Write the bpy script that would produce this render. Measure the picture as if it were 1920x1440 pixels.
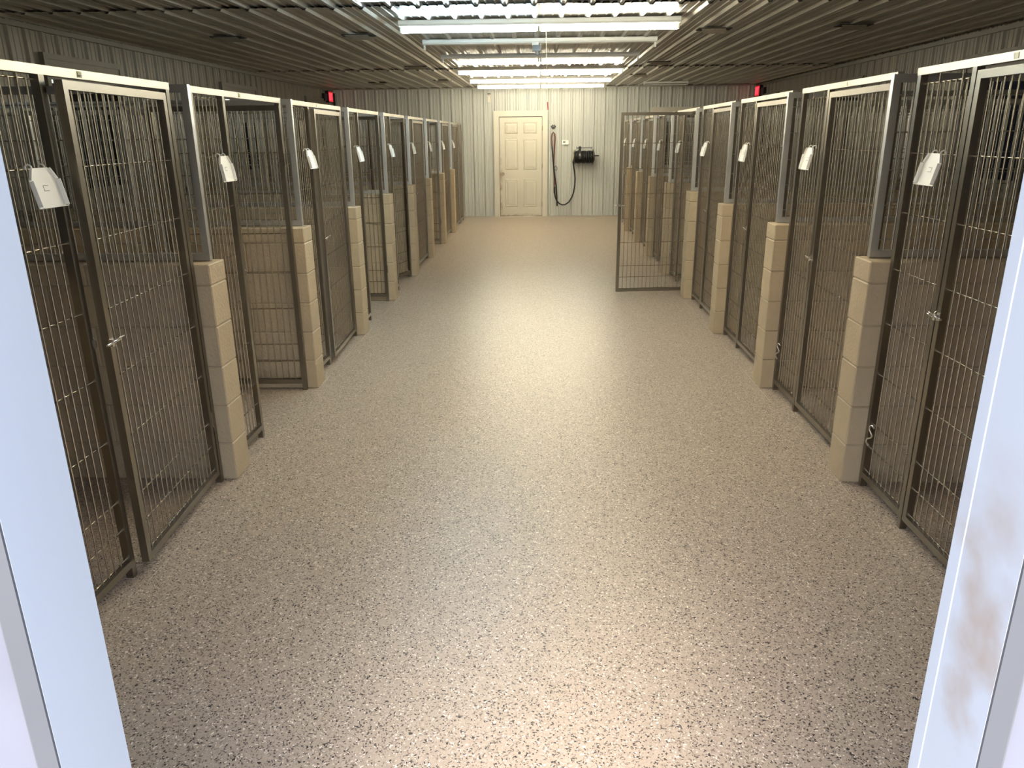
import bpy, bmesh, math, random
from mathutils import Vector, Matrix
random.seed(7)
for o in list(bpy.data.objects): bpy.data.objects.remove(o, do_unlink=True)
S = bpy.context.scene
COL = S.collection
PI = math.pi

# ------------------------------------------------------------------ camera
cd = bpy.data.cameras.new('camera'); cam = bpy.data.objects.new('camera', cd); COL.objects.link(cam)
FW = Vector((-0.03919368, 0.94897399, -0.31290928)); RT = Vector((0.99922762, 0.03810928, -0.00958327)); UP = Vector((-0.00283047, 0.3130432, 0.94973467))
cam.matrix_world = Matrix(((RT.x, UP.x, -FW.x, 0), (RT.y, UP.y, -FW.y, 0), (RT.z, UP.z, -FW.z, 1.6855), (0, 0, 0, 1)))
cd.sensor_fit = 'HORIZONTAL'; cd.sensor_width = 36; cd.lens = 26.543; cd.clip_start = 0.05; cd.clip_end = 500
S.camera = cam
# ------------------------------------------------------------------ world, light, exposure
W = bpy.data.worlds.new('sky'); S.world = W; W.use_nodes = True
wn = W.node_tree; wn.nodes.clear()
sky = wn.nodes.new('ShaderNodeTexSky'); sky.sky_type = 'NISHITA'; sky.sun_disc = False
sky.sun_elevation = math.radians(48); sky.sun_rotation = math.radians(185)
sky.air_density = 1.0; sky.dust_density = 2.0; sky.ozone_density = 1.0
bg = wn.nodes.new('ShaderNodeBackground'); bg.inputs[1].default_value = 0.54
wo = wn.nodes.new('ShaderNodeOutputWorld')
wn.links.new(sky.outputs[0], bg.inputs[0]); wn.links.new(bg.outputs[0], wo.inputs[0])
S.view_settings.view_transform = 'Standard'; S.view_settings.look = 'None'
S.view_settings.gamma = 1.0; S.view_settings.use_curve_mapping = False
S.view_settings.exposure = 1.32
TUBE = 30.0          # strength of the fluorescent tubes
WARM = (1.0, 0.90, 0.67, 1); COOL = (0.66, 0.90, 1.0, 1)

# ------------------------------------------------------------------ materials
def mat(name, col, rough=0.5, metal=0.0, var=0.08, vscale=6.0, bump=0.0, bscale=60.0, rvar=0.0, spec=0.5, coat=0.0, stretch=(1, 1, 1), emit=None, estr=0.0):
    m = bpy.data.materials.new(name); m.use_nodes = True
    nt = m.node_tree; b = nt.nodes['Principled BSDF']
    tc = nt.nodes.new('ShaderNodeTexCoord'); mp = nt.nodes.new('ShaderNodeMapping'); mp.inputs['Scale'].default_value = stretch
    nt.links.new(tc.outputs['Object'], mp.inputs[0])
    n = nt.nodes.new('ShaderNodeTexNoise'); n.inputs['Scale'].default_value = vscale; n.inputs['Detail'].default_value = 4
    nt.links.new(mp.outputs[0], n.inputs[0])
    r = nt.nodes.new('ShaderNodeValToRGB')
    r.color_ramp.elements[0].position = 0.3; r.color_ramp.elements[1].position = 0.7
    r.color_ramp.elements[0].color = tuple(c*(1-var) for c in col) + (1,)
    r.color_ramp.elements[1].color = tuple(min(1, c*(1+var)) for c in col) + (1,)
    nt.links.new(n.outputs[0], r.inputs[0]); nt.links.new(r.outputs[0], b.inputs['Base Color'])
    b.inputs['Roughness'].default_value = rough; b.inputs['Metallic'].default_value = metal
    b.inputs['Specular IOR Level'].default_value = spec
    if coat: b.inputs['Coat Weight'].default_value = coat; b.inputs['Coat Roughness'].default_value = 0.12
    if rvar:
        mr = nt.nodes.new('ShaderNodeMapRange'); mr.inputs[3].default_value = max(0.02, rough-rvar); mr.inputs[4].default_value = rough+rvar
        nt.links.new(n.outputs[0], mr.inputs[0]); nt.links.new(mr.outputs[0], b.inputs['Roughness'])
    if bump:
        n2 = nt.nodes.new('ShaderNodeTexNoise'); n2.inputs['Scale'].default_value = bscale; n2.inputs['Detail'].default_value = 3
        nt.links.new(mp.outputs[0], n2.inputs[0])
        bp = nt.nodes.new('ShaderNodeBump'); bp.inputs['Strength'].default_value = bump; bp.inputs['Distance'].default_value = 0.01
        nt.links.new(n2.outputs[0], bp.inputs['Height']); nt.links.new(bp.outputs[0], b.inputs['Normal'])
    if emit: b.inputs['Emission Color'].default_value = emit; b.inputs['Emission Strength'].default_value = estr
    return m

def floor_material():
    m = bpy.data.materials.new('flake_epoxy'); m.use_nodes = True
    nt = m.node_tree; N = nt.nodes.new; L = nt.links.new; b = nt.nodes['Principled BSDF']
    tc = N('ShaderNodeTexCoord')
    nz = N('ShaderNodeTexNoise'); nz.inputs['Scale'].default_value = 60; L(tc.outputs['Object'], nz.inputs[0])
    mx = N('ShaderNodeMix'); mx.data_type = 'VECTOR'; mx.inputs[0].default_value = 0.02
    L(tc.outputs['Object'], mx.inputs[4]); L(nz.outputs['Color'], mx.inputs[5])
    v = N('ShaderNodeTexVoronoi'); v.inputs['Scale'].default_value = 235; v.inputs['Randomness'].default_value = 1
    L(mx.outputs[1], v.inputs[0])
    sp = N('ShaderNodeSeparateColor'); L(v.outputs['Color'], sp.inputs[0])
    r = N('ShaderNodeValToRGB'); r.color_ramp.interpolation = 'CONSTANT'
    els = [(0.0, (0.028, 0.022, 0.022)), (0.085, (0.19, 0.145, 0.118)), (0.16, (0.41, 0.333, 0.262)), (0.48, (0.455, 0.37, 0.295)), (0.78, (0.505, 0.418, 0.34)), (0.95, (0.84, 0.77, 0.68))]
    while len(r.color_ramp.elements) < len(els): r.color_ramp.elements.new(0.5)
    for e, (p, c) in zip(r.color_ramp.elements, els): e.position = p; e.color = c + (1,)
    L(sp.outputs[0], r.inputs[0])
    # pale saw-cut joints that run along the two rows
    sx = N('ShaderNodeSeparateXYZ'); L(tc.outputs['Object'], sx.inputs[0])
    prev = None
    for X in (-1.575, 1.508):
        s = N('ShaderNodeMath'); s.operation = 'SUBTRACT'; s.inputs[1].default_value = X; L(sx.outputs[0], s.inputs[0])
        a = N('ShaderNodeMath'); a.operation = 'ABSOLUTE'; L(s.outputs[0], a.inputs[0])
        l = N('ShaderNodeMath'); l.operation = 'LESS_THAN'; l.inputs[1].default_value = 0.0022; L(a.outputs[0], l.inputs[0])
        if prev:
            mxx = N('ShaderNodeMath'); mxx.operation = 'MAXIMUM'; L(prev.outputs[0], mxx.inputs[0]); L(l.outputs[0], mxx.inputs[1]); prev = mxx
        else: prev = l
    nb = N('ShaderNodeTexNoise'); nb.inputs['Scale'].default_value = 3.0; L(tc.outputs['Object'], nb.inputs[0])
    mr = N('ShaderNodeMapRange'); mr.inputs[1].default_value = 0.45; mr.inputs[2].default_value = 0.6; L(nb.outputs[0], mr.inputs[0])
    ml = N('ShaderNodeMath'); ml.operation = 'MULTIPLY'; L(prev.outputs[0], ml.inputs[0]); L(mr.outputs[0], ml.inputs[1])
    jm = N('ShaderNodeMix'); jm.data_type = 'RGBA'; L(ml.outputs[0], jm.inputs[0]); L(r.outputs[0], jm.inputs[6]); jm.inputs[7].default_value = (0.62, 0.56, 0.44, 1)
    L(jm.outputs[2], b.inputs['Base Color'])
    b.inputs['Roughness'].default_value = 0.33
    b.inputs['Specular IOR Level'].default_value = 0.38
    n2 = N('ShaderNodeTexNoise'); n2.inputs['Scale'].default_value = 130; n2.inputs['Detail'].default_value = 2; L(tc.outputs['Object'], n2.inputs[0])
    n3 = N('ShaderNodeTexNoise'); n3.inputs['Scale'].default_value = 9; L(tc.outputs['Object'], n3.inputs[0])
    ad = N('ShaderNodeMath'); ad.operation = 'MULTIPLY_ADD'; ad.inputs[1].default_value = 0.6; L(n3.outputs[0], ad.inputs[0]); L(n2.outputs[0], ad.inputs[2])
    bp = N('ShaderNodeBump'); bp.inputs['Strength'].default_value = 0.28; bp.inputs['Distance'].default_value = 0.004
    L(ad.outputs[0], bp.inputs['Height']); L(bp.outputs[0], b.inputs['Normal'])
    return m

M = {
 'floor': floor_material(),
 'steel': mat('brushed_steel', (0.28, 0.25, 0.208), 0.34, 1.0, 0.10, 3.0, 0.02, 200, 0.06, stretch=(1, 1, 0.25)),
 'rail': mat('rail_steel', (0.48, 0.445, 0.385), 0.42, 1.0, 0.06, 4.0, 0.0, 60, 0.06),
 'rod': mat('steel_rod', (0.50, 0.44, 0.35), 0.24, 1.0, 0.06, 8.0),
 'parbar': mat('partition_bar', (0.44, 0.42, 0.38), 0.40, 1.0, 0.07, 5.0),
 'alu': mat('dull_aluminium', (0.66, 0.66, 0.66), 0.42, 1.0, 0.07, 5.0, 0.02, 120, 0.05),
 'block': mat('painted_block', (0.465, 0.37, 0.25), 0.62, 0.0, 0.05, 5.0, 0.35, 70, 0.0, 0.35),
 'mortar': mat('painted_mortar', (0.38, 0.31, 0.215), 0.7, 0.0, 0.05, 9.0, 0.2, 90),
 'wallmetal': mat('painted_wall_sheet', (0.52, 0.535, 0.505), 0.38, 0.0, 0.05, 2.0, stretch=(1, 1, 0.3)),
 'sidemetal': mat('darker_side_wall_sheet', (0.24, 0.213, 0.168), 0.45, 0.0, 0.10, 2.5, stretch=(1, 1, 0.15)),  # darker and browner than the end wall sheet
 'ceilmetal': mat('painted_ceiling_sheet', (0.44, 0.42, 0.37), 0.36, 0.0, 0.07, 1.5, 0.02, 4, stretch=(1, 0.4, 1), spec=0.6),
 'backing': mat('dark_attic_board', (0.03, 0.027, 0.022), 0.9),
 'trim': mat('wall_trim', (0.42, 0.41, 0.37), 0.45, 0.0, 0.05),
 'door': mat('cream_door_paint', (0.63, 0.595, 0.505), 0.4, 0.0, 0.03, 2.0),
 'casing': mat('cream_casing_paint', (0.65, 0.615, 0.53), 0.42, 0.0, 0.03, 2.0),
 'brass': mat('worn_knob', (0.50, 0.44, 0.36), 0.25, 1.0),
 'white': mat('white_enamel', (0.78, 0.78, 0.74), 0.35, 0.0, 0.03),
 'plastic': mat('white_plastic', (0.90, 0.89, 0.86), 0.38, 0.0, 0.02, 8.0),
 'grey': mat('grey_plastic', (0.20, 0.21, 0.22), 0.45),
 'black': mat('black_rubber', (0.012, 0.012, 0.013), 0.4, 0.0, 0.2, 20),
 'slot': mat('dark_slot', (0.10, 0.10, 0.10), 0.7),
 'shade': mat('black_window_shade', (0.005, 0.005, 0.006), 0.8, 0.0, 0.3, 2, spec=0.15),
 'navy': mat('navy_window_shade', (0.005, 0.007, 0.024), 0.8, 0.0, 0.3, 2, spec=0.15),
 'winframe': mat('window_frame_paint', (0.20, 0.182, 0.15), 0.5, 0.0, 0.06),
 'leash': mat('red_brown_leash', (0.16, 0.055, 0.045), 0.6, 0.0, 0.2, 40),
 'chrome': mat('polished_steel', (0.80, 0.79, 0.76), 0.16, 1.0, 0.03),
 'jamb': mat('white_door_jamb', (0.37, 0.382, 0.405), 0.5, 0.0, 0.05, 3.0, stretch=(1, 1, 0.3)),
 'jambgrey': mat('grey_weather_strip', (0.07, 0.07, 0.073), 0.55, 0.0, 0.06, 3.0),
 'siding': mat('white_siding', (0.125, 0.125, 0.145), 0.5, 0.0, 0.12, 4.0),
 'concrete': mat('outdoor_concrete', (0.36, 0.35, 0.33), 0.85, 0.0, 0.12, 3.0, 0.2, 80),
 'green': mat('green_label', (0.32, 0.36, 0.10), 0.5, 0.0, 0.1, 200),
 'labelsilver': mat('silver_label', (0.45, 0.42, 0.30), 0.4, 0.3, 0.1, 200),
 'red': mat('red_sign_face', (0.35, 0.01, 0.015), 0.4, emit=(1, 0.03, 0.05, 1), estr=0.22),
 'redletter': mat('red_sign_letter', (0.5, 0.02, 0.02), 0.4, emit=(1, 0.06, 0.09, 1), estr=0.8),
 'cord': mat('pull_cord', (0.75, 0.70, 0.55), 0.7),
 'redtip': mat('red_cord_tip', (0.5, 0.05, 0.05), 0.5),
 'rust': mat('vent_flap_metal', (0.30, 0.27, 0.22), 0.5, 0.0, 0.2, 20),
 'sensor': mat('blue_grey_sensor', (0.11, 0.13, 0.16), 0.4),
}
def stained_jamb():
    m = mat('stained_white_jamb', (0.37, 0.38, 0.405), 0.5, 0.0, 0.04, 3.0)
    nt = m.node_tree; b = nt.nodes['Principled BSDF']; old = b.inputs['Base Color'].links[0].from_socket
    tc = nt.nodes.new('ShaderNodeTexCoord'); n = nt.nodes.new('ShaderNodeTexNoise'); n.inputs['Scale'].default_value = 7; n.inputs['Detail'].default_value = 5
    nt.links.new(tc.outputs['Object'], n.inputs[0])
    r = nt.nodes.new('ShaderNodeMapRange'); r.inputs[1].default_value = 0.55; r.inputs[2].default_value = 0.72; nt.links.new(n.outputs[0], r.inputs[0])
    s = nt.nodes.new('ShaderNodeSeparateXYZ'); nt.links.new(tc.outputs['Object'], s.inputs[0])
    d = nt.nodes.new('ShaderNodeMath'); d.operation = 'SUBTRACT'; d.inputs[1].default_value = 1.20; nt.links.new(s.outputs[2], d.inputs[0])
    a = nt.nodes.new('ShaderNodeMath'); a.operation = 'ABSOLUTE'; nt.links.new(d.outputs[0], a.inputs[0])
    k = nt.nodes.new('ShaderNodeMapRange'); k.inputs[1].default_value = 0.06; k.inputs[2].default_value = 0.24; k.inputs[3].default_value = 0.75; k.inputs[4].default_value = 0.0; nt.links.new(a.outputs[0], k.inputs[0])
    q = nt.nodes.new('ShaderNodeMath'); q.operation = 'MULTIPLY'; nt.links.new(r.outputs[0], q.inputs[0]); nt.links.new(k.outputs[0], q.inputs[1])
    mx = nt.nodes.new('ShaderNodeMix'); mx.data_type = 'RGBA'; nt.links.new(q.outputs[0], mx.inputs[0]); nt.links.new(old, mx.inputs[6]); mx.inputs[7].default_value = (0.26, 0.165, 0.09, 1)
    nt.links.new(mx.outputs[2], b.inputs['Base Color'])
    return m
M['stained'] = stained_jamb()
def stained_door():
    m = mat('cream_door_with_rusty_edge', (0.63, 0.595, 0.505), 0.4, 0.0, 0.03, 2.0)
    nt = m.node_tree; b = nt.nodes['Principled BSDF']; old = b.inputs['Base Color'].links[0].from_socket
    N = nt.nodes.new; L = nt.links.new
    tc = N('ShaderNodeTexCoord'); n = N('ShaderNodeTexNoise'); n.inputs['Scale'].default_value = 9; n.inputs['Detail'].default_value = 5; L(tc.outputs['Object'], n.inputs[0])
    sp = N('ShaderNodeSeparateXYZ'); L(tc.outputs['Object'], sp.inputs[0])
    ax = N('ShaderNodeMapRange'); ax.inputs[1].default_value = -0.905; ax.inputs[2].default_value = -0.84; ax.inputs[3].default_value = 1; ax.inputs[4].default_value = 0; L(sp.outputs[0], ax.inputs[0])
    az = N('ShaderNodeMapRange'); az.inputs[1].default_value = 0.02; az.inputs[2].default_value = 0.07; az.inputs[3].default_value = 1; az.inputs[4].default_value = 0; L(sp.outputs[2], az.inputs[0])
    hz = N('ShaderNodeMapRange'); hz.inputs[1].default_value = 0.9; hz.inputs[2].default_value = 1.6; hz.inputs[3].default_value = 1; hz.inputs[4].default_value = 0; L(sp.outputs[2], hz.inputs[0])
    mu = N('ShaderNodeMath'); mu.operation = 'MULTIPLY'; L(ax.outputs[0], mu.inputs[0]); L(hz.outputs[0], mu.inputs[1])
    mxm = N('ShaderNodeMath'); mxm.operation = 'MAXIMUM'; L(mu.outputs[0], mxm.inputs[0]); L(az.outputs[0], mxm.inputs[1])
    nr = N('ShaderNodeMapRange'); nr.inputs[1].default_value = 0.35; nr.inputs[2].default_value = 0.65; L(n.outputs[0], nr.inputs[0])
    q = N('ShaderNodeMath'); q.operation = 'MULTIPLY'; L(mxm.outputs[0], q.inputs[0]); L(nr.outputs[0], q.inputs[1])
    mx = N('ShaderNodeMix'); mx.data_type = 'RGBA'; L(q.outputs[0], mx.inputs[0]); L(old, mx.inputs[6]); mx.inputs[7].default_value = (0.30, 0.17, 0.075, 1)
    L(mx.outputs[2], b.inputs['Base Color']); return m
M['doorstain'] = stained_door()
def tube_mat(name, col, s):
    m = bpy.data.materials.new(name); m.use_nodes = True; b = m.node_tree.nodes['Principled BSDF']
    b.inputs['Base Color'].default_value = (0.9, 0.9, 0.88, 1); b.inputs['Emission Color'].default_value = col; b.inputs['Emission Strength'].default_value = s
    return m
M['tube_warm'] = tube_mat('lit_warm_tube', WARM, TUBE); M['tube_cool'] = tube_mat('lit_cool_tube', COOL, TUBE)

# ------------------------------------------------------------------ mesh helpers
class MB:
    def __init__(s): s.v = []; s.f = []; s.sm = []
    def add(s, vs, fs, smooth=False):
        b = len(s.v); s.v += [tuple(p) for p in vs]; s.f += [tuple(b+i for i in f) for f in fs]; s.sm += [smooth]*len(fs); return s
    def box(s, x0, x1, y0, y1, z0, z1):
        return s.add([(x0,y0,z0),(x1,y0,z0),(x1,y1,z0),(x0,y1,z0),(x0,y0,z1),(x1,y0,z1),(x1,y1,z1),(x0,y1,z1)],
                     [(0,3,2,1),(4,5,6,7),(0,1,5,4),(1,2,6,5),(2,3,7,6),(3,0,4,7)])
    def cyl(s, a, b, r, n=6, r2=None, cap=True):
        a = Vector(a); b = Vector(b); d = (b-a).normalized(); r2 = r if r2 is None else r2
        u = d.orthogonal().normalized(); w = d.cross(u)
        vs = [a+(u*math.cos(2*PI*i/n)+w*math.sin(2*PI*i/n))*r for i in range(n)] + [b+(u*math.cos(2*PI*i/n)+w*math.sin(2*PI*i/n))*r2 for i in range(n)]
        s.add(vs, [(i, (i+1) % n, n+(i+1) % n, n+i) for i in range(n)], True)
        if cap: s.add(vs, [tuple(range(n-1, -1, -1)), tuple(range(n, 2*n))])
        return s
    def sweep(s, pts, r, n=8, closed=False):
        P = [Vector(p) for p in pts]; k = len(P); rings = []; u = None
        for i in range(k):
            if closed: d = (P[(i+1) % k]-P[i-1]).normalized()
            else: d = (P[min(i+1, k-1)]-P[max(i-1, 0)]).normalized()
            u = (d.orthogonal() if u is None else u-d*u.dot(d)).normalized(); w = d.cross(u)
            rings.append([P[i]+(u*math.cos(2*PI*j/n)+w*math.sin(2*PI*j/n))*r for j in range(n)])
        vs = [p for g in rings for p in g]; fs = []
        for i in range(k if closed else k-1):
            a = i*n; b = ((i+1) % k)*n
            fs += [(a+j, a+(j+1) % n, b+(j+1) % n, b+j) for j in range(n)]
        s.add(vs, fs, True)
        if not closed: s.add(vs, [tuple(range(n-1, -1, -1)), tuple(range((k-1)*n, k*n))])
        return s
    def prism(s, poly, axis, a, b):
        """poly in the plane orthogonal to axis, extruded from a to b (axis 0=x: (y,z), 1=y: (x,z), 2=z: (x,y))"""
        def P(p, t): return {0: (t, p[0], p[1]), 1: (p[0], t, p[1]), 2: (p[0], p[1], t)}[axis]
        n = len(poly); vs = [P(p, a) for p in poly]+[P(p, b) for p in poly]
        return s.add(vs, [tuple(range(n)), tuple(range(2*n-1, n-1, -1))]+[(i, i+n, (i+1) % n+n, (i+1) % n) for i in range(n)])
    def mesh(s, name, m, fix=True):
        me = bpy.data.meshes.new(name); me.from_pydata(s.v, [], s.f)
        me.polygons.foreach_set('use_smooth', s.sm)
        if fix:
            bm = bmesh.new(); bm.from_mesh(me); bmesh.ops.recalc_face_normals(bm, faces=bm.faces); bm.to_mesh(me); bm.free()
        me.materials.append(M[m]); me.update(); return me
    def obj(s, name, m, parent=None, fix=True, loc=None):
        return link(name, s.mesh(name, m, fix), parent, loc)
def link(name, data, parent=None, loc=None):
    o = bpy.data.objects.new(name, data); COL.objects.link(o)
    if parent: o.parent = parent
    if loc: o.location = loc
    return o
def tag(o, label, cat, group=None):
    o['label'] = label; o['category'] = cat
    if group: o['group'] = group
    return o
def struct(o, label=None):
    o['kind'] = 'structure'
    if label: o['label'] = label
    return o
def empty(name, loc=(0, 0, 0)):
    o = link(name, None, None, loc); o.empty_display_size = 0.1; return o
ORD = ['nearest', 'second', 'third', 'fourth', 'fifth', 'sixth', 'seventh', 'eighth', 'ninth', 'tenth', 'eleventh']

# ------------------------------------------------------------------ dimensions of the room
XL, XR = -4.43, 4.43; YF, YB = 0.70, 16.90; ZC = 2.66
PXL, PXR = -1.5765, 1.511           # aisle faces of the block walls
GXL, GXR = -1.645, 1.597            # aisle faces of the kennel fronts
T = 0.1835                          # block wall thickness
YL = [3.5151+1.4904*i for i in range(-1, 8)]      # near faces, left row (first one stands beside the doorway)
YR = [3.5364+1.5022*i for i in range(-1, 8)]
H = 1.118; CO = 0.2032
WIN_L = [(3.2, 4.4), (7.1, 8.3), (11.0, 12.22), (14.9, 16.1)]
WIN_R = [(3.45, 4.65), (7.42, 8.62), (11.38, 12.6), (15.3, 16.5)]
WZ0, WZ1 = 1.20, 2.37

def profile(u0, u1, off=0.0, h=0.019, extra=()):
    P = set()
    k0 = int((u0-off)/0.2286)-1; k1 = int((u1-off)/0.2286)+1
    pts = []
    for k in range(k0, k1+1):
        c = off+k*0.2286
        pts += [(c-0.030, 0), (c-0.013, h), (c+0.013, h), (c+0.030, 0)]
        for m in (0.0762, 0.1524): pts += [(c+m-0.012, 0), (c+m-0.005, 0.0045), (c+m+0.005, 0.0045), (c+m+0.012, 0)]
    def at(u):
        for (a, da), (b, db) in zip(pts, pts[1:]):
            if a <= u <= b: return da+(db-da)*(u-a)/max(1e-9, b-a)
        return 0
    out = [(u, d) for u, d in pts if u0 < u < u1]
    for e in (u0, u1)+tuple(e for e in extra if u0 < e < u1): out.append((e, at(e)))
    return sorted(out)

# ------------------------------------------------------------------ structure
struct(MB().box(XL-0.15, XR+0.15, 0.585, YB+0.15, -0.12, 0.0).obj('floor', 'floor'), 'speckled beige flake epoxy floor')
struct(MB().box(-9, 9, -8, 0.585, -0.16, -0.02).obj('ground', 'concrete'), 'concrete outside the doorway')

def sheet_wall(name, prof, place, spans, m, label):
    mb = MB()
    for (a, da), (b, db) in zip(prof, prof[1:]):
        for z0, z1 in spans((a+b)/2):
            mb.add([place(a, da, z0), place(b, db, z0), place(b, db, z1), place(a, da, z1)], [(0, 1, 2, 3)])
    return struct(mb.obj(name, m, fix=False), label)
def holes(wins):
    def f(y):
        for a, b in wins:
            if a < y < b: return [(0, WZ0), (WZ1, ZC+0.05)]
        return [(0, ZC+0.05)]
    return f
ex = lambda w: tuple(e for p in w for e in p)
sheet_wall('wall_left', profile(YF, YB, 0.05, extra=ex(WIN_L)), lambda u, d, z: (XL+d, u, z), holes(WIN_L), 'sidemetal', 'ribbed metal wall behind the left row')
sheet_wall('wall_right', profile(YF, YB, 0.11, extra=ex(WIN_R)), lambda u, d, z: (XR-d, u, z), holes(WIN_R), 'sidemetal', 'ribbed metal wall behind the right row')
sheet_wall('wall_back', profile(XL, XR, 0.155), lambda u, d, z: (u, YB-d, z), lambda u: [(0, ZC+0.05)], 'wallmetal', 'pale ribbed metal end wall')
# front wall with the doorway
JL, JR, DH = -0.493, 0.422, 2.06
fw = MB()
fw.box(XL-0.1, JL-0.022, 0.606, YF, -0.02, ZC+0.1); fw.box(JR+0.022, XR+0.1, 0.606, YF, -0.02, ZC+0.1); fw.box(JL-0.022, JR+0.022, 0.606, YF, DH+0.03, ZC+0.1)
wf = struct(fw.obj('wall_front', 'siding'), 'white siding around the doorway')
# door jambs: profile in x,y extruded upward
def jamb(name, x, s, m, label):
    # s=+1: opening lies towards +x
    e = 0.0008 if s < 0 else 0.00002
    pts = [(x, 0.597), (x, 0.6830), (x+s*e, 0.6842), (x+s*e, 0.702), (x-s*0.022, 0.702), (x-s*0.022, 0.597)]
    j = struct(MB().prism(pts, 2, 0.0, DH).obj(name, m), label)
    MB().box(min(x-s*0.0005, x-s*0.0225), max(x-s*0.0005, x-s*0.0225), 0.5940, 0.5968, 0.0, DH+0.02).obj('weather_strip', 'jambgrey', j)
    MB().box(min(x-s*0.0226, x-s*0.027), max(x-s*0.0226, x-s*0.027), 0.598, 0.6058, 0.0, DH+0.02).obj('shadow_gap', 'slot', j)
    return j
jamb('trim_1', JL, 1, 'jamb', 'white door jamb at the left edge of the picture')
jamb('trim_2', JR, -1, 'stained', 'white door jamb with brown stains at the right edge')
struct(MB().box(JL-0.022, JR+0.022, 0.597, 0.702, DH, DH+0.03).obj('trim_3', 'jamb'), 'head of the doorway above the view')

# ceiling: dark backing with ribbed sheets in three rows, each a little lower than the one before
ceil = struct(MB().box(XL-0.15, XR+0.15, 0.55, YB+0.15, ZC+0.06, ZC+0.12).obj('ceiling', 'backing'), 'ribbed metal ceiling')
rows = [(YF, 6.66, 0.020), (6.55, 12.46, 0.004), (12.35, YB, -0.010)]
SW = 0.9144
for ri, (y0, y1, dz) in enumerate(rows):
    x = -1.439-SW*3.5+0.1143*3; k = 0
    x = XL
    edges = [XL]+[-1.439-0.1143+SW*i for i in range(-3, 7) if XL+0.1 < -1.439-0.1143+SW*i < XR-0.1]+[XR]
    for a, b in zip(edges, edges[1:]):
        pr = profile(a-0.012, b, -1.439, 0.021)
        mb = MB(); tilt = [random.uniform(-0.003, 0.003), random.uniform(0.002, 0.014)]
        n = 6
        for (u, d), (u2, d2) in zip(pr, pr[1:]):
            for i in range(n):
                ya = y0+(y1-y0)*i/n; yb = y0+(y1-y0)*(i+1)/n
                def z(uu, dd, yy, j):
                    wob = 0.0022*math.sin(yy*2.3+uu*3)+0.0016*math.sin(uu*9+yy)
                    end = tilt[0]*0.9 if j == 0 else (tilt[1] if j == n else 0)
                    return ZC+dz-dd+wob+(end if dd < 0.002 else 0)
                mb.add([(u, ya, z(u, d, ya, i)), (u2, ya, z(u2, d2, ya, i)), (u2, yb, z(u2, d2, yb, i+1)), (u, yb, z(u, d, yb, i+1))], [(0, 3, 2, 1)])
        mb.obj('ceiling_sheet', 'ceilmetal', ceil, fix=False)
# corner trims
for i, (x0, x1) in enumerate(((XL, XL+0.035), (XR-0.035, XR))):
    struct(MB().box(x0, x1, YF, YB, ZC-0.070, ZC-0.030).obj('trim_%d' % (4+i), 'winframe'), 'metal trim under the ceiling along the side wall')
struct(MB().box(XL+0.035, XR-0.035, YB-0.03, YB-0.0, ZC-0.05, ZC-0.024).obj('trim_6', 'trim'), 'metal trim under the ceiling along the end wall')
struct(MB().box(XL+0.02, XL+0.055, YB-0.055, YB-0.02, 0, ZC-0.1).obj('trim_7', 'backing'), 'dark corner trim at the left end of the back wall')
struct(MB().box(XR-0.055, XR-0.02, YB-0.055, YB-0.02, 0, ZC-0.1).obj('trim_8', 'backing'), 'dark corner trim at the right end of the back wall')

# windows with shades; a slit of daylight shows over each lowered shade
def window(n, x, s, y0, y1, shade, slit):
    # s = +1 the room lies towards +x
    w = MB()
    xa, xb = (x-0.06, x+0.045) if s > 0 else (x-0.045, x+0.06)
    w.box(xa, xb, y0-0.055, y0, WZ0-0.05, WZ1+0.05); w.box(xa, xb, y1, y1+0.055, WZ0-0.05, WZ1+0.05)
    w.box(xa, xb, y0, y1, WZ1, WZ1+0.05); w.box(xa, xb, y0, y1, WZ0-0.05, WZ0)
    o = struct(w.obj('window_%d' % n, 'winframe'), 'window with a dark shade behind the kennels')
    ob = lambda a, b, za, zb, nm, m: MB().box(min(x+s*a, x+s*b), max(x+s*a, x+s*b), y0, y1, za, zb).obj(nm, m, o)
    ob(-0.02, 0.035, 2.205, WZ1, 'shade_box', 'winframe')
    ob(-0.012, -0.002, WZ0, 2.205-slit, 'shade', shade)
    ob(-0.04, 0.03, WZ0, WZ0+0.03, 'sill', 'winframe')
    MB().box(min(x, x+s*0.012), max(x, x+s*0.012), (y0+y1)/2-0.02, (y0+y1)/2+0.02, WZ0+0.03, 2.205).obj('mullion', shade, o)
k = 1
for a, b in WIN_L: window(k, XL, 1, a, b, 'shade', 0.03); k += 1
for a, b in WIN_R: window(k, XR, -1, a, b, 'navy', 0.004); k += 1

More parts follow.
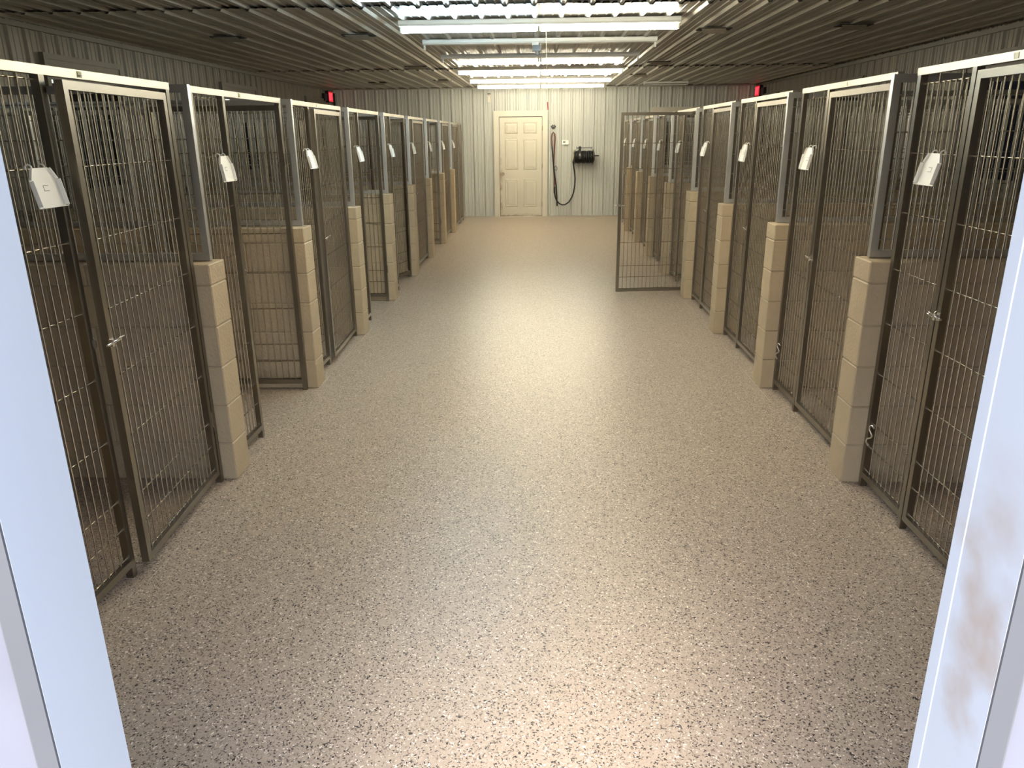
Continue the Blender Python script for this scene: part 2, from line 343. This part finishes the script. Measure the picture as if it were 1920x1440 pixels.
# ------------------------------------------------------------------ masonry partition walls
_blk = {}
def block_mesh(lx, ly, lz):
    key = (round(lx, 4), round(ly, 4), round(lz, 4))
    if key not in _blk:
        bm = bmesh.new(); bmesh.ops.create_cube(bm, size=1)
        for v in bm.verts: v.co = Vector((v.co.x*lx, v.co.y*ly, v.co.z*lz))
        bmesh.ops.bevel(bm, geom=list(bm.edges), offset=0.005, segments=1, affect='EDGES')
        me = bpy.data.meshes.new('block'); bm.to_mesh(me); bm.free(); me.materials.append(M['block']); _blk[key] = me
    return _blk[key]
def partition(side, i, y):
    s = -1 if side == 'left' else 1
    xf = PXL if s < 0 else PXR; xe = XL+0.03 if s < 0 else XR-0.03
    L = abs(xe-xf)
    w = MB(); a, b = sorted((xf+s*0.006, xe)); w.box(a, b, y+0.006, y+T-0.006, 0, H-0.004)
    o = w.obj('partition_wall', 'mortar'); struct(o, '%s painted block wall between kennels of the %s row' % (ORD[i], side))
    g = 0.0035
    z = 0.0
    for c in range(6):
        h = CO if c < 5 else 0.1016
        cuts = [0.0]; u = 0.4064 if c % 2 == 0 else 0.2032
        while u < L-0.05: cuts.append(u); u += 0.4064
        cuts.append(L)
        for p, q in zip(cuts, cuts[1:]):
            if q-p < 0.03: continue
            me = block_mesh(q-p-g, T, h-g)
            bo = link('block', me, o, (xf+s*(p+q)/2, y+T/2+random.uniform(-0.0006, 0.0006), z+h/2))
        z += h
    return o

def frame_rect(u0, u1, v0, v1, w, d0, d1, place):
    """four mitred bars; u,v in plane, d depth"""
    out = []
    quads = [[(u0, v0), (u1, v0), (u1-w, v0+w), (u0+w, v0+w)], [(u1, v0), (u1, v1), (u1-w, v1-w), (u1-w, v0+w)],
             [(u1, v1), (u0, v1), (u0+w, v1-w), (u1-w, v1-w)], [(u0, v1), (u0, v0), (u0+w, v0+w), (u0+w, v1-w)]]
    e = 0.0006
    for q in quads:
        cu = sum(p[0] for p in q)/4; cv = sum(p[1] for p in q)/4
        vs = [place(u, v, d0) for u, v in q]+[place(u, v, d1) for u, v in q]
        out.append((vs, [(0, 1, 2, 3), (7, 6, 5, 4), (0, 4, 5, 1), (1, 5, 6, 2), (2, 6, 7, 3), (3, 7, 4, 0)]))
    return out
PZ = [1.20, 1.359, 1.518, 1.682, 1.84]
def partition_panel(side, i, y):
    s = -1 if side == 'left' else 1
    xf = PXL if s < 0 else PXR; top = 1.92 if s < 0 else 1.926
    x0 = xf+s*0.040; x1 = (XL if s < 0 else XR)-s*0.05
    y0 = y+0.112; y1 = y0+0.03
    o = empty('mesh_partition', (x0, y0, H))
    pl = lambda u, v, d: (s*u, d-y0, v-H)
    W_ = 0.034
    for nm, (vs, fs) in zip(('bottom_rail', 'stile', 'top_rail', 'stile'), frame_rect(0, abs(x1-x0), H+0.001, top, W_, y0, y1, pl)):
        MB().add(vs, fs).obj(nm, 'alu', o)
    mb = MB(); L = abs(x1-x0); u = W_+0.030; k = 0
    while u < L-W_-0.01:
        mb.cyl(pl(u, H+W_-0.002, y0+0.012), pl(u, top-W_+0.002, y0+0.012), 0.0036, 6, cap=False); u += 0.0375
    for z in PZ: mb.cyl(pl(W_-0.003, z, y0+0.019), pl(L-W_+0.003, z, y0+0.019), 0.0034, 6, cap=False)
    wm = mb.obj('bars', 'parbar', o); wm['kind'] = 'stuff'
    return tag(o, '%s mesh panel from the doorway on top of the %s block walls' % (ORD[i].capitalize(), side), 'panel', 'mesh panels over the %s block walls' % side)
for i, y in enumerate(YL): partition('left', i, y); partition_panel('left', i, y)
for i, y in enumerate(YR): partition('right', i, y); partition_panel('right', i, y)

# ------------------------------------------------------------------ kennel fronts
TB = 0.030
WZ = [0.083, 0.208, 0.33, 0.58, 0.83, 1.085, 1.34, 1.595, 1.875]
_rod = {}
def rod_mesh(h):
    key = round(h, 3)
    if key not in _rod: _rod[key] = MB().cyl((0, 0, 0), (0, 0, h), 0.0033, 6).mesh('bar', 'rod')
    return _rod[key]
def fill(parent, p0, p1, xoff, single, zb=0.0, top=1.895):
    """bars and wires between y=p0 and y=p1 in the parent's space; the plane lies at x=xoff"""
    s = 1 if xoff > 0 else -1
    w = MB()
    if not single:
        for z in WZ: w.cyl((xoff+s*0.0062, p0-0.003, z), (xoff+s*0.0062, p1+0.003, z), 0.0033, 6)
    n = max(2, round((p1-p0)/0.0437)-1); st = (p1-p0)/(n+1)
    if single:
        wl = p1-p0+0.006
        if ('w', round(wl, 3)) not in _rod: _rod[('w', round(wl, 3))] = MB().cyl((0, 0, 0), (0, wl, 0), 0.0033, 6).mesh('cross_wire', 'rod')
        for z in WZ: link('cross_wire', _rod[('w', round(wl, 3))], parent, (xoff+s*0.0062, p0-0.003, z))
        for k in range(n):
            lng = k % 4 == 1
            link('bar', rod_mesh(top-0.078 if lng else 1.879-0.082), parent, (xoff, p0+st*(k+1), 0.078 if lng else 0.080))
    else:
        for k in range(n):
            lng = k % 4 == 1
            w.cyl((xoff, p0+st*(k+1), 0.078 if lng else 0.080), (xoff, p0+st*(k+1), top if lng else 1.879), 0.0033, 6, cap=False)
        w.obj('bars', 'rod', parent)['kind'] = 'stuff'
def latch(parent, y, s, sgn):
    # bolt with a bent wire handle on the gate stile; s: aisle direction in local x, sgn: direction towards the gate
    m = MB()
    m.cyl((s*0.012, y-sgn*0.050, 0.972), (s*0.012, y+sgn*0.055, 0.972), 0.0052, 8)
    m.sweep([(s*0.012, y-sgn*0.02, 0.972), (s*0.034, y-sgn*0.015, 0.990), (s*0.040, y+sgn*0.025, 0.992), (s*0.012, y+sgn*0.032, 0.972)], 0.003, 6)
    m.box(min(0, s*0.014), max(0, s*0.014), y-0.012, y+0.004, 0.958, 0.986)
    m.obj('latch', 'chrome', parent)
def kennel_front(side, i, y0, y1, ang, state, single, sticker):
    """ang: gate angle in degrees, positive = out into the aisle"""
    s = 1 if side == 'left' else -1            # aisle direction (+x for the left row)
    gx = GXL if s > 0 else GXR; zt = 1.92 if s > 0 else 1.94
    top = zt-TB
    o = empty('kennel_front', (gx, (y0+y1)/2, 0)); yc = (y0+y1)/2
    A = y0-yc; B = y1-yc
    xs = sorted((0, -s*TB))                    # tube thickness lies behind the front face
    def box(nm, ya, yb, za, zb, m='steel'): return MB().box(xs[0], xs[1], ya, yb, za, zb).obj(nm, m, o)
    if s > 0: near = (A+0.010, A+0.040); mid = (A+0.385, A+0.415); far = (B-0.040, B-0.010); fix = (near[1], mid[0]); gate = (mid[1]+0.010, far[0]-0.008)
    else: near = (A+0.005, A+0.035); mid = (B-0.473, B-0.443); far = (B-0.040, B-0.010); fix = (mid[1], far[0]); gate = (near[1]+0.008, mid[0]-0.008)
    for a, b in (near, mid, far): box('post', a, b, 0.0, top)
    box('top_rail', A+0.004, B-0.004, top, zt, 'rail')
    box('bottom_rail', fix[0], fix[1], 0.048, 0.078)
    fill(o, fix[0], fix[1], -s*0.015, single, top=top+0.002)
    # keeper for the bolt on the middle post
    ky = mid[1] if s > 0 else mid[0]; d = 1 if s > 0 else -1
    pts = [(-s*0.015+0.024*math.cos(t*PI/4+PI/8), 0.972+0.030*math.sin(t*PI/4+PI/8)) for t in range(8)]
    MB().prism(pts, 1, min(ky, ky+d*0.004), max(ky, ky+d*0.004)).obj('keeper', 'steel', o)
    # the gate turns on the post at the far end (left row) or the near end (right row)
    h = (gate[1] if s > 0 else gate[0]); gw = gate[1]-gate[0]
    g = MB(); pl = lambda u, v, dd: (dd, -s*u, v)
    zg = zt-0.044
    for vs, fs in frame_rect(0.0, gw, 0.050, zg, TB, xs[0], xs[1], pl): g.add(vs, fs)
    go = g.obj('gate', 'steel', o); go.location = (0, h, 0); go.rotation_euler = (0, 0, math.radians(ang))
    lo, hi = sorted((-s*TB, -s*(gw-TB)))
    fill(go, lo, hi, -s*0.015, single, top=zg-TB+0.002)
    latch(go, -s*(gw-0.006), s, s)
    for z in (0.35, 1.55): MB().cyl((-s*0.004, s*0.004, z-0.04), (-s*0.004, s*0.004, z+0.04), 0.0075, 8).obj('hinge', 'steel', go)
    # maker's plate on the top rail
    if sticker:
        py = -0.03 if s > 0 else -0.05
        lb = MB().box(*sorted((s*0.0001, s*0.0012)), py-0.014, py+0.014, zt-0.025, zt-0.005).obj('label_plate', 'green' if sticker == 1 else 'labelsilver', o)
        if sticker == 1:
            MB().box(*sorted((s*0.0012, s*0.0018)), py-0.012, py+0.012, zt-0.023, zt-0.017).obj('dark_band', 'slot', lb)
            MB().box(*sorted((s*0.0018, s*0.0022)), py+0.004, py+0.008, zt-0.0215, zt-0.0185).obj('pale_dot', 'white', lb)
            mm = MB()
            for q in range(5): mm.box(*sorted((s*0.0012, s*0.0017)), py-0.011+q*0.0045, py-0.0085+q*0.0045, zt-0.015, zt-0.008)
            mm.obj('lettering', 'labelsilver', lb)
    tag(o, '%s steel kennel front of the %s row, %s' % (ORD[i], side, state), 'kennel gate', 'kennel fronts of the %s row' % side)
    return o, yc, (near, mid, far)

LG = [(3.6, 'gate standing slightly ajar into the aisle'), (-88, 'gate swung open inward'), (2.2, 'gate slightly ajar'), (-92, 'gate swung open inward'),
      (-17, 'gate pushed partly inward'), (0, 'gate shut'), (-91, 'gate swung open inward'), (0, 'gate shut'), (0, 'gate shut')]
RG = [(0, 'gate shut, bolt showing beside the door jamb'), (0, 'gate shut'), (0, 'gate shut'), (0, 'gate shut'), (96, 'gate swung inward out of sight'),
      (-121, 'gate standing wide open across the aisle'), (0, 'gate shut, seen through the open gate'), (0, 'gate shut, seen through the open gate mesh'), (0, 'gate shut, last before the end wall')]
for i in range(9):
    y1 = YL[i+1] if i < 8 else YL[8]+1.4904
    kennel_front('left', i, YL[i]+T, y1, LG[i][0], LG[i][1], i < 3, 1 if i < 2 else 2)
for i in range(9):
    y1 = YR[i+1] if i < 8 else YR[8]+1.5022
    kennel_front('right', i, YR[i]+T, y1, RG[i][0], RG[i][1], i < 3, 2)
# closing panel at the far end of the left row
o = empty('end_panel', (GXL, 15.9, 0))
for a, b in ((-0.34, -0.31), (0.25, 0.28)): MB().box(-TB, 0, a, b, 0, 1.89).obj('post', 'steel', o)
MB().box(-TB, 0, -0.34, 0.28, 1.89, 1.92).obj('top_rail', 'rail', o); MB().box(-TB, 0, -0.31, 0.25, 0.048, 0.078).obj('bottom_rail', 'steel', o)
fill(o, -0.31, 0.25, -0.015, False, top=1.892)
tag(o, 'narrow steel mesh end panel closing the left row near the end wall', 'panel')

# ------------------------------------------------------------------ card holders hooked on the side panels
def card(side, i, y, tilt):
    s = 1 if side == 'left' else -1
    gx = GXL if s > 0 else GXR
    o = empty('card_holder', (gx-s*0.005, y, 1.597)); o.rotation_euler = (0, -s*math.radians(tilt), 0)
    t = 0.0025
    pts = [(-0.046, 0.0), (0.046, 0.0), (0.070, -0.038), (0.070, -0.128), (-0.070, -0.128), (-0.070, -0.038)]
    x0, x1 = sorted((s*0.010, s*(0.010+t)))
    MB().prism(pts, 0, x0, x1).obj('plate', 'plastic', o)
    for a, b in (((0.070, -0.040), (0.070, -0.124)), ((-0.070, -0.040), (-0.070, -0.124)), ((0.046, -0.002), (0.069, -0.038)), ((-0.046, -0.002), (-0.069, -0.038)), ((-0.066, -0.128), (0.066, -0.128))):
        d = Vector((b[0]-a[0], b[1]-a[1])); n = Vector((-d.y, d.x)).normalized()*0.0013; hgt = 0.014 if abs(d.y) > 0.05 or abs(d.x) > 0.1 else 0.008
        q = [(a[0]-n.x, a[1]-n.y), (b[0]-n.x, b[1]-n.y), (b[0]+n.x, b[1]+n.y), (a[0]+n.x, a[1]+n.y)]
        MB().prism(q, 0, *sorted((s*0.0105, s*(0.0125+hgt)))).obj('lip', 'plastic', o)
    for u in (-0.033, 0.033):
        MB().sweep([(s*0.0115, u, -0.004), (s*0.010, u, 0.008), (s*0.002, u, 0.014), (-s*0.008, u, 0.010), (-s*0.012, u, 0.000)], 0.003, 6).obj('hook', 'plastic', o)
    m = MB(); xa, xb = sorted((s*0.0126, s*0.0131)); f = -1
    m.box(xa, xb, -0.013, 0.013, -0.058, -0.0565); m.box(xa, xb, -0.013, 0.013, -0.0745, -0.073); m.box(xa, xb, -0.0135, -0.012, -0.0745, -0.0565)
    m.obj('slot', 'slot', o)
    tag(o, 'white plastic card holder hooked on the %s kennel of the %s row' % (ORD[i], side), 'card holder', 'card holders of the %s row' % side)
for i in range(9): card('left', i, YL[i]+T+0.285, random.choice((9, 11, 13)))
for i in range(9):
    y1 = YR[i+1] if i < 8 else YR[8]+1.5022
    card('right', i, y1-0.285, random.choice((9, 11, 13)))

# bent snap hooks hanging on the lower bars of three right kennels
for i, k in enumerate((0, 1, 4)):
    y = YR[k+1]-0.105
    m = MB()
    m.sweep([(GXR-0.004, y, 0.335), (GXR-0.018, y-0.004, 0.352), (GXR-0.022, y+0.008, 0.345), (GXR-0.020, y+0.012, 0.325), (GXR-0.012, y-0.008, 0.300), (GXR-0.012, y+0.004, 0.285), (GXR-0.022, y+0.020, 0.275), (GXR-0.020, y+0.030, 0.255), (GXR-0.008, y+0.028, 0.235)], 0.005, 8)
    h = m.obj('snap_hook', 'chrome')
    tag(h, 'shiny bent metal hook on the lower bars of the %s right kennel' % ORD[k], 'hook', 'snap hooks on right kennels')

# ------------------------------------------------------------------ strip lights
def strip_light(i, y, state, label):
    x0, x1, xm = -1.262, 1.192, -0.035
    zc = ZC-0.014
    o = empty('strip_light', (xm, y, zc))
    a, b = x0-xm, x1-xm
    MB().prism([(-0.078, 0.0), (0.078, 0.0), (0.078, -0.030), (0.064, -0.046), (-0.064, -0.046), (-0.078, -0.030)], 0, a, b).obj('housing', 'white', o)
    for u in (a+0.004, -0.022, 0.006, b-0.020): MB().box(u, u+0.016, -0.018, 0.018, -0.095, -0.0455).obj('lamp_holder', 'white', o)
    for q, (u0, u1) in enumerate(((a+0.020, -0.022), (0.022, b-0.020))):
        m = {'warm': 'tube_warm', 'mixed': 'tube_cool' if q == 0 else 'tube_warm'}.get(state[q], None)
        if m: MB().cyl((u0, 0, -0.076), (u1, 0, -0.076), 0.019, 16).obj('tube', m, o)
    tag(o, label, 'light', 'ceiling strip lights')
    return o
LY = [4.15, 5.60, 7.28, 8.69, 10.2, 12.1, 14.05, 15.66]
on = ('warm', 'warm'); off = ('off', 'off')
strip_light(0, LY[0], on, 'unseen lit strip light added above the view near the doorway')  # fixture added out of view to brighten the near pillars
strip_light(0, LY[1], ('mixed', 'warm'), 'lit strip light cut by the top edge of the picture')
strip_light(1, LY[2], ('mixed', 'warm'), 'large lit strip light, nearest one wholly in view')
strip_light(2, LY[3], off, 'unlit white strip light with a dark sensor at its middle')
strip_light(3, LY[4], off, 'unlit strip light in shadow, just before three lit ones')
strip_light(4, LY[5], on, 'first of the three lit strip lights towards the end wall')
strip_light(5, LY[6], on, 'middle of the three lit strip lights towards the end wall')
strip_light(6, LY[7], on, 'lit strip light closest to the end wall')
# sensor hanging from the second fixture, pull cords
o = empty('ceiling_sensor', (-0.075, 8.60, ZC-0.06))
MB().box(-0.035, 0.035, -0.05, 0.0, -0.035, 0.0).obj('bracket', 'white', o); MB().box(-0.03, 0.055, -0.09, -0.01, -0.085, -0.03).obj('body', 'sensor', o)
MB().cyl((0.02, -0.05, -0.085), (0.02, -0.05, -0.125), 0.026, 12, 0.020).obj('lens', 'grey', o)
tag(o, 'small dark sensor hanging at the middle of the unlit light', 'sensor')
o = MB().sweep([(0.030, 7.22, 2.585), (0.034, 7.22, 2.35), (0.040, 7.22, 2.1), (0.046, 7.22, 1.965)], 0.0025, 6).obj('pull_cord', 'cord')
MB().cyl((0.046, 7.22, 1.965), (0.050, 7.22, 1.90), 0.005, 8, 0.004).obj('cord_tip', 'redtip', o)
tag(o, 'thin pull cord with a red tip hanging from the large light', 'cord')
# small box at the right end of the last lights
o = empty('wall_heater_box', (2.35, 15.6, ZC-0.02))
MB().box(-0.42, 0.42, -0.05, 0.05, -0.07, 0.0).obj('body', 'white', o); MB().box(-0.40, 0.40, -0.052, -0.05, -0.06, -0.045).obj('slot', 'slot', o)
tag(o, 'small unlit fixture on the ceiling right of the last lights', 'fixture')

# vents in the ceiling
for i, (x, y, lab) in enumerate(((-3.13, 8.12, 'leftmost open vent in the ceiling, above the left kennels'), (-1.82, 8.12, 'torn dark vent in the ceiling left of the unlit light'), (-1.82, 11.7, 'dark ceiling vent left of the first lit light in the distance'),
        (1.65, 8.05, 'pale ceiling vent right of the large lit light'), (2.93, 7.94, 'ceiling vent over the right kennels, rightmost'), (1.62, 11.5, 'dark ceiling vent right of the shadowed strip light'),
        (1.64, 13.8, 'small dark ceiling vent right of the far lights'), (-3.07, 15.0, 'small ceiling vent near the left exit sign'), (-1.8, 14.6, 'small ceiling vent left of the far lights'))):
    o = empty('ceiling_vent', (x, y, ZC-0.020))
    MB().box(-0.16, 0.16, -0.075, 0.075, -0.006, 0.004).obj('opening', 'backing', o)
    MB().add([(-0.13, -0.07, -0.006), (0.10, -0.07, -0.006), (0.14, 0.05, -0.034), (-0.09, 0.05, -0.034), (-0.13, -0.07, -0.0085), (0.10, -0.07, -0.0085), (0.14, 0.05, -0.0365), (-0.09, 0.05, -0.0365)],
             [(0, 1, 2, 3), (7, 6, 5, 4), (0, 4, 5, 1), (1, 5, 6, 2), (2, 6, 7, 3), (3, 7, 4, 0)]).obj('flap', 'rust', o)
    tag(o, lab, 'vent', 'ceiling vents')

# ------------------------------------------------------------------ end wall
yb = YB-0.021
dr = struct(MB().box(-0.905, -0.010, yb-0.030, yb-0.002, 0.016, 2.046).obj('door_1', 'doorstain'), 'cream six panel door in the end wall')
c = MB(); c.box(-1.030, -0.915, yb-0.045, yb, 0, 2.175); c.box(0.0, 0.108, yb-0.045, yb, 0, 2.175); c.box(-0.915, 0.0, yb-0.045, yb, 2.06, 2.175)
c.obj('casing', 'casing', dr)
MB().box(-0.915, 0.0, yb-0.012, yb-0.001, 0.0, 2.06).obj('shadow_gap', 'slot', dr)
def dpanel(x0, x1, z0, z1):
    m = MB(); y = yb-0.030
    # moulded ring and raised field
    for a in (0.0,):
        w = 0.016
        ring = [((x0, z0), (x1, z0), (x1-w, z0+w), (x0+w, z0+w)), ((x1, z0), (x1, z1), (x1-w, z1-w), (x1-w, z0+w)), ((x1, z1), (x0, z1), (x0+w, z1-w), (x1-w, z1-w)), ((x0, z1), (x0, z0), (x0+w, z0+w), (x0+w, z1-w))]
        for q in ring:
            vs = [(q[0][0], y-0.001, q[0][1]), (q[1][0], y-0.001, q[1][1]), (q[2][0], y-0.012, q[2][1]), (q[3][0], y-0.012, q[3][1])]
            m.add(vs, [(0, 1, 2, 3)])
        e = w
        m.add([(x0+e, y-0.012, z0+e), (x1-e, y-0.012, z0+e), (x1-e, y-0.012, z1-e), (x0+e, y-0.012, z1-e),
               (x0+e+.008, y-0.002, z0+e+.008), (x1-e-.008, y-0.002, z0+e+.008), (x1-e-.008, y-0.002, z1-e-.008), (x0+e+.008, y-0.002, z1-e-.008),
               (x0+e+.05, y-0.010, z0+e+.05), (x1-e-.05, y-0.010, z0+e+.05), (x1-e-.05, y-0.010, z1-e-.05), (x0+e+.05, y-0.010, z1-e-.05)],
              [(0, 1, 5, 4), (1, 2, 6, 5), (2, 3, 7, 6), (3, 0, 4, 7), (4, 5, 9, 8), (5, 6, 10, 9), (6, 7, 11, 10), (7, 4, 8, 11), (8, 9, 10, 11)])
    m.obj('door_panel', 'doorstain', dr)
for z0, z1 in ((1.715, 1.945), (0.985, 1.605), (0.20, 0.79)):
    dpanel(-0.795, -0.515, z0, z1); dpanel(-0.400, -0.115, z0, z1)
k = MB(); k.cyl((-0.845, yb-0.030, 0.895), (-0.845, yb-0.036, 0.895), 0.034, 16); k.cyl((-0.845, yb-0.036, 0.895), (-0.845, yb-0.060, 0.895), 0.012, 10)
k.cyl((-0.845, yb-0.060, 0.895), (-0.845, yb-0.075, 0.895), 0.020, 14, 0.030); k.cyl((-0.845, yb-0.075, 0.895), (-0.845, yb-0.095, 0.895), 0.030, 14, 0.016)
k.obj('knob', 'brass', dr)
for z in (0.25, 1.05, 1.82): MB().cyl((-0.002, yb-0.044, z-0.045), (-0.002, yb-0.044, z+0.045), 0.006, 8).obj('hinge', 'brass', dr)
MB().box(-0.91, -0.005, yb-0.06, yb+0.01, 0.0, 0.012).obj('threshold', 'brass', dr)
# second opening behind the right kennels
d2 = struct(MB().box(2.36, 3.24, yb-0.02, yb+0.015, 0.01, 2.10).obj('door_2', 'shade'), 'dark doorway behind the far right kennels')
c = MB(); c.box(2.25, 2.36, yb-0.045, yb, 0, 2.215); c.box(3.24, 3.35, yb-0.045, yb, 0, 2.215); c.box(2.36, 3.24, yb-0.045, yb, 2.10, 2.215)
c.obj('casing', 'casing', d2)
# door chime
o = empty('wall_chime', (-1.118, yb, 2.435))
MB().box(-0.028, 0.028, -0.035, 0.0, -0.09, 0.065).obj('body', 'casing', o); MB().box(-0.032, 0.032, -0.04, 0.0, 0.065, 0.085).obj('cap', 'jambgrey', o)
MB().cyl((0.0, -0.035, 0.045), (0.0, -0.039, 0.045), 0.008, 10).obj('sensor_eye', 'slot', o)
tag(o, 'small beige box high on the wall left of the door', 'wall box')
# thermostat
o = empty('thermostat', (0.485, yb, 1.531))
MB().prism([(-0.068, -0.045), (0.062, -0.045), (0.070, -0.03), (0.070, 0.03), (0.062, 0.045), (-0.068, 0.045)], 1, -0.028, 0.0).obj('body', 'plastic', o)
MB().box(-0.045, 0.004, -0.030, -0.0279, -0.012, 0.026).obj('display', 'grey', o)
for q in range(2): MB().box(0.030, 0.042, -0.031, -0.0279, -0.022+q*0.026, -0.010+q*0.026).obj('button', 'white', o)
tag(o, 'white wall thermostat between the leash and the hose reel', 'thermostat')
# paw hook and leash
o = empty('paw_hook', (0.233, yb, 1.84))
pad = [(0.036*math.cos(t*PI/8)*(1.0), -0.015+0.026*math.sin(t*PI/8)) for t in range(16)]
MB().prism(pad, 1, -0.014, 0.0).obj('pad', 'black', o)
for ux, uz in ((-0.040, 0.010), (-0.016, 0.032), (0.016, 0.032), (0.040, 0.010)): MB().prism([(ux+0.015*math.cos(t*PI/5), uz+0.018*math.sin(t*PI/5)) for t in range(10)], 1, -0.014, 0.0).obj('toe', 'black', o)
MB().sweep([(0, -0.012, -0.035), (0, -0.016, -0.085), (0, -0.030, -0.100), (0, -0.040, -0.088)], 0.004, 6).obj('hook', 'chrome', o)
tag(o, 'black paw-shaped hook on the wall above the leash', 'hook')
o = empty('dog_leash', (0.233, yb, 1.735))
lz = lambda pts: [(x-0.233, -0.030, z-1.735) for x, z in pts]
MB().sweep(lz([(0.205, 1.45), (0.195, 1.62), (0.205, 1.70), (0.233, 1.735), (0.262, 1.70), (0.270, 1.62), (0.262, 1.45), (0.250, 1.25), (0.245, 1.0), (0.262, 0.75), (0.258, 0.48)]), 0.014, 8).obj('strap', 'leash', o)
MB().sweep([(p[0], -0.045, p[2]) for p in lz([(0.205, 1.45), (0.225, 1.25), (0.245, 1.05), (0.268, 0.85), (0.300, 0.65), (0.315, 0.45), (0.325, 0.23)])], 0.014, 8).obj('black_strand', 'black', o)
MB().sweep([(p[0], -0.050, p[2]) for p in lz([(0.262, 1.02), (0.285, 1.06), (0.312, 1.03), (0.318, 0.98), (0.296, 0.955), (0.272, 0.985)])], 0.006, 6).obj('hand_loop', 'black', o)
MB().cyl((0.030, -0.06, -1.035), (0.048, -0.06, -1.035), 0.022, 10).obj('buckle', 'leash', o)
MB().cyl((0.0905, -0.045, -1.43), (0.0925, -0.045, -1.52), 0.016, 8).obj('handle_end', 'black', o)
tag(o, 'red-brown and black leash hanging from the paw hook', 'leash')
# hose reel with hose
o = empty('hose_reel', (0.877, yb, 1.235)); yc = -0.19
for u in (-0.215, 0.215):
    MB().sweep([(u, 0.0, 0.10), (u, yc, 0.06), (u, yc, -0.05), (u, 0.0, -0.10)], 0.014, 8).obj('bracket', 'steel', o)
    MB().cyl((u*0.86, yc, 0), (u*0.90, yc, 0), 0.150, 24).obj('flange', 'black', o)
MB().cyl((-0.19, yc, 0), (0.19, yc, 0), 0.075, 16).obj('drum', 'black', o)
for q in range(10):
    u = -0.165+q*0.0365; r = 0.118 if q % 3 else 0.110
    MB().sweep([(u+0.004*math.sin(t*PI/10), yc+r*math.cos(t*PI/10), r*math.sin(t*PI/10)) for t in range(20)], 0.0165, 8, True).obj('hose_coil', 'black', o)
MB().cyl((-0.155, yc-0.02, 0.185), (0.165, yc-0.02, 0.185), 0.012, 10).obj('guide_bar', 'grey', o)
for u in (-0.155, 0.165): MB().cyl((u-0.008, yc-0.02, 0.185), (u+0.008, yc-0.02, 0.185), 0.026, 12).obj('guide_knob', 'grey', o)
MB().box(-0.115, -0.065, yc-0.145, yc+0.02, -0.04, 0.215).obj('hose_guide', 'black', o)
MB().box(-0.105, -0.075, yc-0.150, yc-0.145, 0.02, 0.07).obj('guide_plate', 'chrome', o)
MB().box(-0.245, -0.222, yc-0.10, yc+0.05, -0.05, 0.15).obj('side_plate', 'labelsilver', o)
MB().cyl((0.22, yc-0.02, 0.025), (0.315, yc-0.02, 0.025), 0.013, 10).obj('crank', 'black', o)
MB().box(-0.2, 0.2, -0.012, 0.0, -0.12, 0.12).obj('wall_plate', 'grey', o)
tag(o, 'black hose reel mounted on the end wall', 'hose reel')
hp = [(0.655, 1.15), (0.668, 1.05), (0.690, 0.92), (0.703, 0.80), (0.700, 0.66), (0.680, 0.52), (0.640, 0.40), (0.575, 0.30), (0.500, 0.250), (0.440, 0.243), (0.375, 0.268), (0.320, 0.325), (0.285, 0.40), (0.268, 0.50), (0.268, 0.62)]
o = MB().sweep([(x, yb-0.075-(0.02 if z < 1 else 0.06), z) for x, z in hp], 0.015, 8).obj('hose', 'black')
tag(o, 'black hose looping down from the reel towards the leash', 'hose')

# ------------------------------------------------------------------ exit signs on the side walls by the end wall
def exit_sign(x, s, y, z, label):
    o = empty('exit_sign', (x, y, z))
    MB().box(*sorted((0.02*s, 0.085*s)), -0.17, 0.17, -0.11, 0.11).obj('housing', 'black', o)
    MB().box(*sorted((0.085*s, 0.090*s)), -0.155, 0.155, -0.095, 0.095).obj('face', 'red', o)
    def bar(cx, cz, w, h, rot=0):
        m = MB(); xa, xb = sorted((0.090*s, 0.094*s)); c_, s_ = math.cos(rot), math.sin(rot)
        q = [(-w/2, -h/2), (w/2, -h/2), (w/2, h/2), (-w/2, h/2)]
        # reading direction along the wall depends on the side
        pts = [((cx+a*c_-b*s_)*s, cz+a*s_+b*c_) for a, b in q]
        return m.prism(pts, 0, xa, xb)
    def letter(parts):
        mm = MB()
        for p in parts: q = bar(*p); mm.add(q.v, q.f)
        mm.obj('letter', 'redletter', o)
    letter([(-0.125, 0, 0.014, 0.14), (-0.105, 0.063, 0.05, 0.014), (-0.108, 0, 0.044, 0.014), (-0.105, -0.063, 0.05, 0.014)])
    letter([(-0.045, 0, 0.014, 0.15, 0.45), (-0.045, 0, 0.014, 0.15, -0.45)])
    letter([(0.018, 0, 0.014, 0.14)])
    letter([(0.085, 0.063, 0.075, 0.014), (0.085, 0, 0.014, 0.14)])
    MB().box(*sorted((0.02*s, 0.07*s)), -0.40, -0.18, -0.09, 0.05).obj('battery_box', 'black', o)
    tag(o, label, 'exit sign', 'red exit signs')
exit_sign(XL, 1, 16.42, 2.47, 'glowing red exit sign in the left far corner')
exit_sign(XR, -1, 16.55, 2.49, 'glowing red exit sign in the right far corner')
